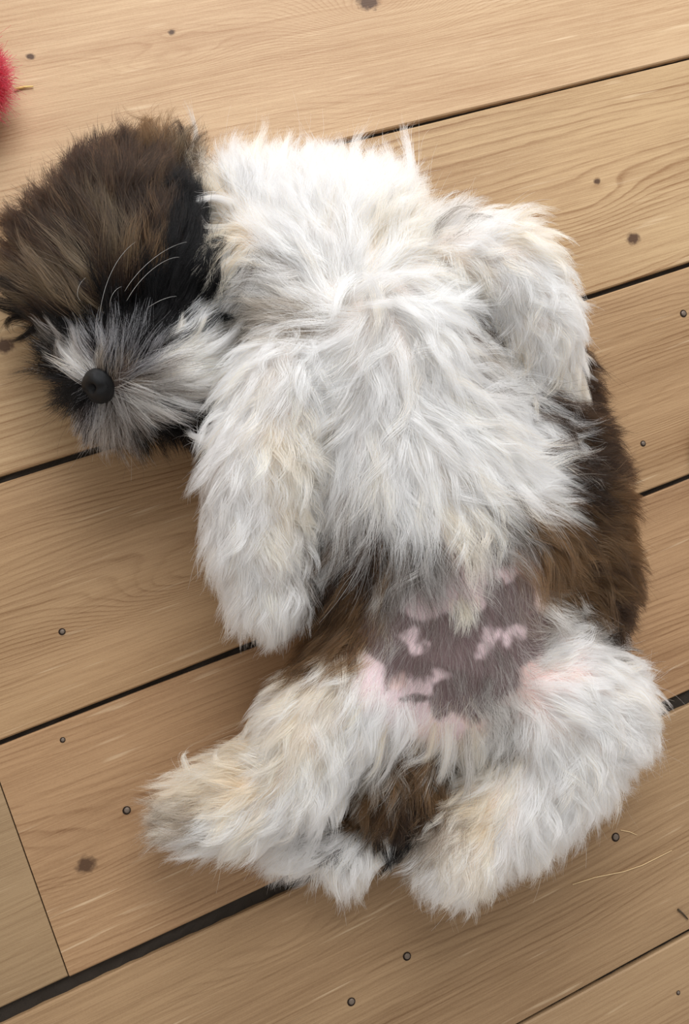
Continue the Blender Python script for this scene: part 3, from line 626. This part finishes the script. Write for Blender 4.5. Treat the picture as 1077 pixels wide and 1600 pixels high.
# tuft in the middle of the belly
tuft = np.exp(-((cpx - 727) ** 2 + (cpy - 940) ** 2) / (2 * 9 ** 2)) * (cpid == TORSO)
G = grow(26, tuft, 0.9, .6, .1); G['key'][:] = PK.index('Y'); pts, gi = children(G, 12, 0.0011, .5, 1.0); emit(G, pts, gi, 0.00008)

# single locks that break the outline: root pixel, tip pixel, tip height, colour, strands, half width in px
def cast(px, py):
    p = P(np.array(px, float), np.array(py, float), np.full(len(px), .16)); ray = p - cam_pos; ray /= np.linalg.norm(ray, axis=1, keepdims=True)
    for _ in range(80):
        d, _g = sdf(p); p = p + ray * (np.maximum(d, 0) * .8)[:, None]; p[:, 2] = np.maximum(p[:, 2], .004)
    return p
LOCKS = [
    (335, 290, 312, 200, .035, 'W', 80, 12), (345, 290, 345, 212, .035, 'W', 60, 9), (395, 290, 405, 188, .04, 'W', 90, 12), (380, 290, 372, 205, .04, 'W', 70, 9), (430, 300, 445, 205, .04, 'W', 70, 10), (470, 300, 478, 205, .045, 'W', 70, 10), (455, 310, 440, 225, .045, 'W', 60, 9), (520, 300, 505, 232, .05, 'W', 70, 12), (560, 310, 560, 192, .05, 'W', 110, 13), (585, 310, 590, 225, .05, 'W', 70, 11), (630, 320, 648, 205, .05, 'W', 110, 14), (610, 320, 618, 222, .05, 'W', 80, 11), (670, 330, 698, 242, .05, 'W', 90, 12), (690, 350, 740, 266, .05, 'W', 100, 12), (660, 330, 672, 228, .05, 'W', 70, 9), (700, 370, 745, 300, .05, 'w', 70, 10),
    (330, 330, 290, 300, .06, 'C', 70, 12), (370, 320, 300, 310, .07, 'W', 90, 9), (350, 350, 318, 420, .07, 'c', 90, 14), (375, 370, 345, 440, .07, 'C', 90, 14),
    (80, 390, 22, 318, .03, 'D', 70, 12), (70, 370, 38, 290, .03, 'D', 60, 9), (90, 350, 60, 300, .03, 'D', 60, 9), (60, 420, 8, 370, .03, 't', 70, 12), (50, 450, 8, 430, .03, 't', 70, 12), (60, 480, 10, 512, .03, 'K', 80, 9), (70, 500, 24, 540, .03, 'K', 60, 9), (90, 590, 46, 612, .03, 'K', 70, 10), (85, 570, 48, 590, .03, 'K', 60, 9), (120, 620, 90, 650, .03, 'K', 60, 9),
    (185, 270, 176, 202, .03, 'D', 60, 7), (205, 262, 200, 212, .03, 'K', 50, 7), (245, 262, 238, 182, .03, 'B', 70, 9), (290, 260, 298, 170, .03, 'g', 80, 9), (280, 250, 282, 190, .03, 'D', 60, 8), (300, 270, 312, 200, .03, 'B', 60, 8), (150, 280, 120, 240, .03, 'K', 60, 10), (130, 300, 90, 262, .03, 'K', 60, 10), (225, 265, 220, 200, .03, 'D', 60, 8),
    (325, 465, 374, 420, .085, 'K', 120, 12), (325, 485, 374, 458, .08, 'K', 120, 12), (305, 470, 345, 418, .085, 'K', 110, 12), (320, 500, 368, 500, .075, 'K', 90, 10), (290, 440, 318, 380, .085, 'K', 90, 12), (340, 690, 285, 686, .05, 'W', 70, 10), (330, 700, 296, 738, .03, 'K', 50, 7),
    (300, 560, 392, 496, .07, 'W', 110, 14), (310, 575, 398, 515, .06, 'C', 90, 12), (320, 590, 385, 560, .055, 'C', 80, 12), (280, 545, 320, 488, .075, 'W', 90, 11), (265, 535, 290, 480, .08, 'W', 60, 9), (250, 600, 350, 590, .07, 'w', 80, 11), (250, 612, 330, 640, .065, 'W', 100, 12),
    (115, 575, 84, 530, .065, 'G', 40, 13), (140, 560, 112, 500, .075, 'G', 60, 9), (125, 565, 92, 512, .07, 'W', 40, 12), (160, 550, 150, 490, .085, 'S', 50, 9), (185, 550, 178, 480, .085, 'S', 60, 9), (215, 550, 225, 480, .085, 'S', 60, 9), (235, 555, 262, 500, .085, 'S', 60, 9),
    (175, 640, 165, 692, .035, 'G', 80, 10), (200, 645, 200, 700, .035, 'G', 80, 10), (222, 645, 232, 695, .035, 'G', 70, 10), (150, 635, 128, 676, .035, 'S', 60, 9),
    (820, 690, 936, 676, .05, 'W', 110, 12), (810, 660, 900, 650, .05, 'w', 80, 12), (820, 720, 925, 722, .05, 'w', 90, 12), (820, 750, 946, 768, .05, 'W', 130, 14), (800, 770, 930, 785, .05, 'W', 110, 12), (840, 730, 945, 752, .05, 'W', 80, 10), (770, 780, 880, 790, .06, 'W', 110, 13),
    (640, 790, 656, 900, .09, 'W', 110, 9), (660, 800, 648, 880, .09, 'W', 70, 8), (570, 810, 505, 945, .07, 'w', 110, 13), (590, 820, 540, 910, .08, 'W', 110, 13), (620, 810, 600, 880, .09, 'W', 90, 12), (530, 830, 490, 920, .065, 'w', 90, 12), (700, 790, 690, 860, .09, 'W', 90, 12), (740, 790, 760, 862, .085, 'C', 90, 12),
    (600, 510, 560, 425, .135, 'W', 90, 13), (535, 470, 625, 448, .135, 'W', 90, 13), (590, 440, 570, 530, .135, 'W', 90, 13), (560, 430, 505, 500, .13, 'W', 90, 13), (620, 480, 560, 480, .137, 'W', 80, 13), (610, 470, 680, 520, .13, 'W', 80, 13),
    (870, 1240, 892, 1340, .03, 'W', 120, 13), (845, 1250, 868, 1332, .03, 'C', 80, 10), (960, 1180, 985, 1248, .03, 'W', 70, 10), (985, 1150, 1024, 1212, .03, 'W', 70, 10), (985, 1100, 1040, 1128, .035, 'W', 70, 10), (980, 1070, 1034, 1070, .035, 'W', 70, 10), (930, 1210, 945, 1265, .03, 'W', 70, 10),
    (700, 1130, 690, 1260, .05, 'C', 70, 9), (730, 1140, 715, 1270, .05, 'w', 60, 8), (600, 1130, 560, 1240, .06, 'C', 60, 8), (620, 1140, 600, 1235, .06, 'w', 50, 7), (680, 1130, 655, 1200, .055, 'C', 50, 8),
    (300, 1220, 295, 1175, .04, 'c', 50, 9), (350, 1210, 340, 1172, .04, 'C', 50, 9), (290, 1290, 232, 1300, .02, 'c', 80, 13), (285, 1270, 240, 1262, .025, 'c', 80, 12),
    (440, 700, 500, 760, .085, 'C', 90, 10), (445, 730, 512, 790, .08, 'W', 80, 9), (450, 770, 495, 840, .075, 'C', 80, 10), (420, 690, 440, 790, .095, 'C', 80, 10),
    (760, 440, 700, 500, .11, 'W', 60, 8), (740, 470, 790, 560, .10, 'W', 70, 9), (845, 480, 905, 520, .07, 'W', 80, 10), (840, 520, 900, 555, .065, 'W', 70, 9), (830, 560, 830, 640, .05, 'C', 80, 10), (850, 570, 862, 640, .05, 'W', 80, 10),
]
La = np.array([l[:5] for l in LOCKS], float); nl = len(LOCKS)
lp = cast(La[:, 0], La[:, 1])
for _ in range(12):
    ld, ln_ = sdf(lp); lp = lp - ln_ * (np.clip(ld, -.01, .01) * .9)[:, None]
_, ln_ = sdf(lp)
tip = P(La[:, 2], La[:, 3], La[:, 4]); c1 = lp + (tip - lp) * .35 + ln_ * .010; c2 = lp + (tip - lp) * .72 + ln_ * .006 + rng.normal(0, .0025, (nl, 3))
tt = np.linspace(0, 1, NPT)[None, :, None]
gp_ = (1 - tt) ** 3 * lp[:, None] + 3 * tt * (1 - tt) ** 2 * c1[:, None] + 3 * tt ** 2 * (1 - tt) * c2[:, None] + tt ** 3 * tip[:, None]
lat_ = np.cross(tip - lp, ln_); lat_ /= np.linalg.norm(lat_, axis=1, keepdims=True); Ll = np.linalg.norm(tip - lp, axis=1)
ph_ = rng.uniform(0, 6.28, nl)
gp_ = gp_ + lat_[:, None] * ((np.sin(ph_[:, None] + np.linspace(0, 1, NPT) * 5.0) - np.sin(ph_)[:, None]) * np.linspace(0, 1, NPT) * (Ll * .07)[:, None])[..., None]
for w_ in sorted(set(l[7] for l in LOCKS)):
    for n_h in sorted(set(l[6] for l in LOCKS if l[7] == w_)):
        ix = [i for i, l in enumerate(LOCKS) if l[7] == w_ and l[6] == n_h]
        G = dict(pts=gp_[ix], nrm=ln_[ix], pid=part_of(lp[ix]), key=np.array([PK.index(LOCKS[i][5]) for i in ix]), L=Ll[ix], lat=lat_[ix])
        pts, gi = children(G, int(n_h * 1.3), w_ * .00037 * .62, .85, .8, (.55, 1.08), .1); emit(G, pts, gi, 0.000085)

# ------------------------------------------------------------------ fur: objects
fur_m = bpy.data.materials.new('puppy_fur'); fur_m.use_nodes = True; nt = fur_m.node_tree; nt.nodes.clear()
out = nt.nodes.new('ShaderNodeOutputMaterial'); at = nt.nodes.new('ShaderNodeAttribute'); at.attribute_name = 'col'
df = nt.nodes.new('ShaderNodeBsdfDiffuse'); tr = nt.nodes.new('ShaderNodeBsdfTranslucent'); gl = nt.nodes.new('ShaderNodeBsdfHair')
gl.component = 'Reflection'; gl.inputs['RoughnessU'].default_value = .35; gl.inputs['RoughnessV'].default_value = .6; gl.inputs['Color'].default_value = (.9, .93, 1, 1)
m1 = nt.nodes.new('ShaderNodeMixShader'); m1.inputs[0].default_value = .3
m2 = nt.nodes.new('ShaderNodeMixShader'); m2.inputs[0].default_value = .025
nt.links.new(at.outputs['Color'], gl.inputs['Color']); nt.links.new(at.outputs['Color'], df.inputs['Color']); nt.links.new(at.outputs['Color'], tr.inputs['Color'])
nt.links.new(df.outputs[0], m1.inputs[1]); nt.links.new(tr.outputs[0], m1.inputs[2])
nt.links.new(m1.outputs[0], m2.inputs[1]); nt.links.new(gl.outputs[0], m2.inputs[2])
ph = nt.nodes.new('ShaderNodeBsdfHairPrincipled'); ph.model = 'CHIANG'; ph.parametrization = 'COLOR'
ph.inputs['IOR'].default_value = 1.3; ph.inputs['Roughness'].default_value = .35; ph.inputs['Radial Roughness'].default_value = .6
m3 = nt.nodes.new('ShaderNodeMixShader'); m3.inputs[0].default_value = .6
nt.links.new(at.outputs['Color'], ph.inputs['Color']); nt.links.new(m2.outputs[0], m3.inputs[1]); nt.links.new(ph.outputs[0], m3.inputs[2]); nt.links.new(m3.outputs[0], out.inputs['Surface'])

def curves_obj(name, pts, colr, rad, mat, parent, off):
    c, k = pts.shape[:2]
    cd = bpy.data.hair_curves.new(name); cd.add_curves([k] * c)
    cd.attributes['position'].data.foreach_set('vector', (pts - off).astype(np.float32).ravel()) if 'position' in cd.attributes else cd.position_data.foreach_set('vector', (pts - off).astype(np.float32).ravel())
    ra = cd.attributes.get('radius') or cd.attributes.new('radius', 'FLOAT', 'POINT')
    ra.data.foreach_set('value', rad.astype(np.float32).ravel())
    ca = cd.attributes.new('col', 'FLOAT_COLOR', 'POINT')
    ca.data.foreach_set('color', np.concatenate([colr, np.ones(colr.shape[:2] + (1,))], -1).astype(np.float32).ravel())
    cd.materials.append(mat)
    o = bpy.data.objects.new(name, cd); COL.objects.link(o); o.parent = parent
    return o
FURN = {TORSO: ('chest_fur', 'long white chest and flank fur'), HEAD: ('head_fur', 'black, tan and salt-and-pepper head fur'), FA: ('foreleg_fur', 'wavy cream-white foreleg fur'), FB: ('foreleg_fur', 'wavy white fur of the folded foreleg'),
        HA: ('hind_leg_fur', 'cream fur of the stretched hind leg'), HB: ('hind_leg_fur', 'white fur of the bent hind leg'), TAIL: ('tail_fur', 'brown tail fur with black band and white tip'), EAR: ('ear_fur', 'dark brown ear fur')}
tot = 0
for q, lst in STORE.items():
    pts = np.concatenate([a[0] for a in lst]); colr = np.concatenate([a[1] for a in lst]); rad = np.concatenate([a[2] for a in lst])
    o = curves_obj(FURN[q][0], pts, colr, rad, fur_m, puppy, POFF); o['label'] = FURN[q][1]; o['kind'] = 'stuff'; tot += len(pts)
print('strands', tot)

# ------------------------------------------------------------------ nose, eyes, claws, whiskers
def ellipsoid_mesh(name, centre, axes, radii, mat, parent, n=20, m=14, deform=None):
    vs = []; fs = []
    A = np.array(axes)
    for i in range(m + 1):
        th = math.pi * i / m
        for j in range(n):
            f = 2 * math.pi * j / n
            q = np.array([math.sin(th) * math.cos(f), math.sin(th) * math.sin(f), math.cos(th)])
            if deform: q = deform(q)
            vs.append(centre + (q * radii) @ A - POFF)
    for i in range(m):
        for j in range(n): fs.append((i * n + j, (i + 1) * n + j, (i + 1) * n + (j + 1) % n, i * n + (j + 1) % n))
    return mesh_obj(name, vs, fs, mat, parent, True)
def basis(fwd_, up):
    f = np.array(fwd_, float); f /= np.linalg.norm(f); u = np.array(up, float); u -= f * u.dot(f); u /= np.linalg.norm(u)
    return np.stack([np.cross(u, f), u, f])
nose_m, nt_, b_ = new_mat('nose_leather')
b_.inputs['Base Color'].default_value = lin4(11, 11, 13); b_.inputs['Roughness'].default_value = 0.45; b_.inputs['Specular IOR Level'].default_value = 0.3
v_ = nt_.nodes.new('ShaderNodeTexVoronoi'); v_.inputs['Scale'].default_value = 1400; bp_ = nt_.nodes.new('ShaderNodeBump'); bp_.inputs['Strength'].default_value = .35; bp_.inputs['Distance'].default_value = .0004
nt_.links.new(v_.outputs['Distance'], bp_.inputs['Height']); nt_.links.new(bp_.outputs['Normal'], b_.inputs['Normal'])
black_m = simple_mat('nostril_dark', (10, 9, 10), .8, .1)
# the nose points away from the muzzle: down-left in the picture and a little up
nf = -0.80 * UXn + 0.52 * UYn + np.array([0, 0, 0.28]); nu = -0.45 * UXn - 0.85 * UYn
NB = basis(nf, nu); nc = P(154, 604, .082)
def nose_shape(q):
    q = q.copy(); x, y, z = q
    q[0] *= 1.0 + 0.18 * y                       # broader above
    if z > 0:
        for sx in (-1, 1):
            dd = (x - sx * .48) ** 2 / .05 + (y + .05) ** 2 / .05
            q[2] -= 0.62 * math.exp(-dd)         # nostril pits
        q[2] -= 0.18 * math.exp(-x * x / .012) * (1 if y < .25 else .3)   # groove
        q[2] -= 0.25 * math.exp(-((abs(x) - .85) ** 2) / .02 - (y + .35) ** 2 / .03)
    return q
nose = ellipsoid_mesh('nose', nc, NB, np.array([.0114, .0096, .0082]), nose_m, puppy, 56, 36, nose_shape)
nose['label'] = 'black leathery nose with round nostrils'
for sx in (-1, 1):
    c = nc + np.array([sx * .48 * .0108, -.05 * .0092, .0026]) @ NB
    o = ellipsoid_mesh('nostril', c, NB, np.array([.0019, .0023, .0012]), black_m, nose, 12, 8)
eye_m, nt_, b_ = new_mat('dark_eye'); b_.inputs['Base Color'].default_value = lin4(16, 12, 11); b_.inputs['Roughness'].default_value = .06
n_ = nt_.nodes.new('ShaderNodeTexNoise'); n_.inputs['Scale'].default_value = 300; r_ = nt_.nodes.new('ShaderNodeValToRGB'); r_.color_ramp.elements[0].color = lin4(10, 8, 8); r_.color_ramp.elements[1].color = lin4(30, 20, 15)
nt_.links.new(n_.outputs['Fac'], r_.inputs[0]); nt_.links.new(r_.outputs[0], b_.inputs['Base Color'])
lid_m = simple_mat('dark_eyelid', (30, 26, 28), .5, .4)
for ex, ey in ((131, 452), (272, 478)):
    p = P(ex, ey, .12)
    ray = p - cam_pos; ray /= np.linalg.norm(ray)
    for _ in range(60):
        d, g = sdf(p[None]); p = p + ray * max(d[0], 0.0002)
        if d[0] < .0003: break
    E = basis(g[0], UYn)
    o = ellipsoid_mesh('eye', p - g[0] * .002, E, np.array([.0052, .0052, .0052]), eye_m, puppy, 20, 14)
    ellipsoid_mesh('eyelid', p - g[0] * .0022 + E[1] * -.0016, E, np.array([.0066, .0050, .0056]), lid_m, o, 20, 14)
def tube(name, pts, r0, r1, mat, parent, n=8, off=None):
    off = POFF if off is None else off
    pts = [np.array(p, float) for p in pts]; vs = []; fs = []; m = len(pts)
    for i, p in enumerate(pts):
        t = pts[min(i + 1, m - 1)] - pts[max(i - 1, 0)]; t /= np.linalg.norm(t)
        a = np.cross(t, [0.3, 0.2, 1.0]); a /= np.linalg.norm(a); b = np.cross(t, a); r = r0 + (r1 - r0) * i / (m - 1)
        for k in range(n):
            f = 2 * math.pi * k / n; vs.append(p + a * math.cos(f) * r + b * math.sin(f) * r - off)
    for i in range(m - 1):
        for k in range(n): fs.append((i * n + k, i * n + (k + 1) % n, (i + 1) * n + (k + 1) % n, (i + 1) * n + k))
    fs.append(tuple(range(n))[::-1]); fs.append(tuple((m - 1) * n + k for k in range(n)))
    return mesh_obj(name, vs, fs, mat, parent, True)
claw_m = simple_mat('dark_claw', (44, 38, 36), .35, .5)
for (x0, y0, x1, y1, z) in ((392, 968, 385, 996, .042), (414, 975, 410, 1003, .043), (434, 975, 437, 1004, .043), (456, 966, 464, 990, .042), (836, 618, 832, 638, .055), (856, 618, 858, 638, .055)):
    a = P(x0, y0, z); b = P(x1, y1, z - .008)
    tube('claw', [a, a * .5 + b * .5 + np.array([0, 0, .0012]), b], .0016, .0003, claw_m, puppy)
whk = simple_mat('pale_whisker', (215, 212, 208), .4, .4); whd = simple_mat('dark_whisker', (40, 34, 32), .4, .4)
for (pp, m_) in (
    ([(155, 500), (160, 440), (185, 395), (212, 378)], whk), ([(195, 455), (215, 420), (255, 385), (292, 378)], whk), ([(198, 470), (222, 425), (262, 400), (280, 402)], whk), ([(172, 480), (170, 465), (180, 450), (190, 448)], whk), ([(232, 480), (250, 468), (265, 463), (276, 463)], whk), ([(126, 470), (116, 462), (122, 442), (134, 434)], whk),
    ([(130, 640), (100, 665), (88, 690), (90, 712)], whd), ([(110, 630), (88, 650), (62, 670), (48, 684)], whd), ([(196, 680), (200, 710), (196, 735), (192, 752)], whd), ([(218, 685), (222, 715), (226, 740), (224, 758)], whd), ([(150, 660), (140, 690), (150, 712), (168, 730)], whk), ([(204, 690), (206, 712), (206, 738), (205, 752)], whk), ([(228, 690), (232, 708), (236, 722), (240, 730)], whd)):
    zs = (.105, .112, .112, .106) if pp[0][1] < 520 else (.045, .035, .022, .010)
    q = np.array([P(x, y, z) for (x, y), z in zip(pp, zs)])
    t = np.linspace(0, 1, 14)[:, None]; q = (1 - t) ** 3 * q[0] + 3 * t * (1 - t) ** 2 * q[1] + 3 * t * t * (1 - t) * q[2] + t ** 3 * q[3]
    tube('whisker', q, .00006, .00003, m_, puppy, 5)

# ------------------------------------------------------------------ red fluff at the edges of the picture
def fluff(name, px, py, rpx, n, L, rgb, label, cat):
    c = P(px, py, 0); r = rpx * scale_at(px, py, 0); c = c + np.array([0, 0, r * .8])
    root = empty(name, tuple(np.array([c[0], c[1], 0.0]))); off = np.array(root.location)
    core_m = simple_mat(name + '_core', tuple(int(v * .8) for v in rgb), .9, .1)
    vs = []; fs = []; nn, mm = 24, 14
    for i in range(mm + 1):
        th = math.pi * i / mm
        for j in range(nn):
            f = 2 * math.pi * j / nn; q = np.array([math.sin(th) * math.cos(f), math.sin(th) * math.sin(f), .8 * math.cos(th)])
            q *= 1 + .06 * math.sin(5 * f + 3 * th); p = c + q * r - off; vs.append(p)
    for i in range(mm):
        for j in range(nn): fs.append((i * nn + j, (i + 1) * nn + j, (i + 1) * nn + (j + 1) % nn, i * nn + (j + 1) % nn))
    mesh_obj('core', vs, fs, core_m, root, True)
    q = rng.normal(0, 1, (n, 3)); q[:, 2] = np.abs(q[:, 2]) * .9 - .15; q /= np.linalg.norm(q, axis=1, keepdims=True)
    d = q + rng.normal(0, .35, (n, 3)); d /= np.linalg.norm(d, axis=1, keepdims=True); t = np.linspace(0, 1, 7)
    b = rng.normal(0, .3, (n, 3)); ln = L * rng.uniform(.5, 1.1, n)
    pts = c + (q * r * np.array([1, 1, .8]))[:, None] + (d[:, None] * t[None, :, None] + b[:, None] * (t ** 2)[None, :, None]) * ln[:, None, None]
    pts[..., 2] = np.maximum(pts[..., 2], .0006)
    colr = np.tile(lin(rgb), (n, 7, 1)) * rng.uniform(.7, 1.25, n)[:, None, None]
    curves_obj('pile', pts, colr, np.full((n, 7), .00008), fur_m, root, off)
    tag(root, label, cat)
fluff('red_plush_toy', -52, 152, 56, 9000, .010, (205, 60, 78), 'red fluffy plush edge above the sleeping puppy', 'toy')
fluff('red_pompom', 1104, 690, 26, 3000, .004, (128, 52, 50), 'dark red fuzzy pompom by the board edge', 'pompom')

# ------------------------------------------------------------------ bits lying on the floor
def bit(name, pts, z, r0, r1, rgb, label, cat, group=None):
    q = [P(x, y, z) for x, y in pts]; off = np.array([q[0][0], q[0][1], 0])
    m_ = simple_mat(name, rgb, .7, .2)
    o = tube(name, q, r0, r1, m_, None, 6, off); o.location = off
    tag(o, label, cat, group)
bit('straw_sliver', [(22, 140), (38, 136), (52, 135)], .0010, .0009, .0004, (224, 190, 120), 'pale straw sliver beside the red plush', 'straw')
bit('dark_splinter', [(1060, 1421), (1068, 1428), (1075, 1436)], .0009, .0008, .0005, (70, 58, 44), 'short dark splinter near the lower board seam', 'splinter')
bit('crumb', [(117, 228), (120, 229), (123, 228)], .0012, .0011, .0007, (70, 48, 34), 'tiny brown crumb above the puppy head', 'crumb')
bit('shed_hair', [(895, 1382), (930, 1371), (975, 1362), (1004, 1352), (1050, 1329)], .0005, .0003, .0002, (226, 196, 150), 'long pale shed hair below the bent hind leg', 'hair')
bit('shed_hair', [(970, 1297), (985, 1300), (996, 1305)], .0005, .0003, .0002, (226, 196, 150), 'short pale shed hair beside a nail head', 'hair')
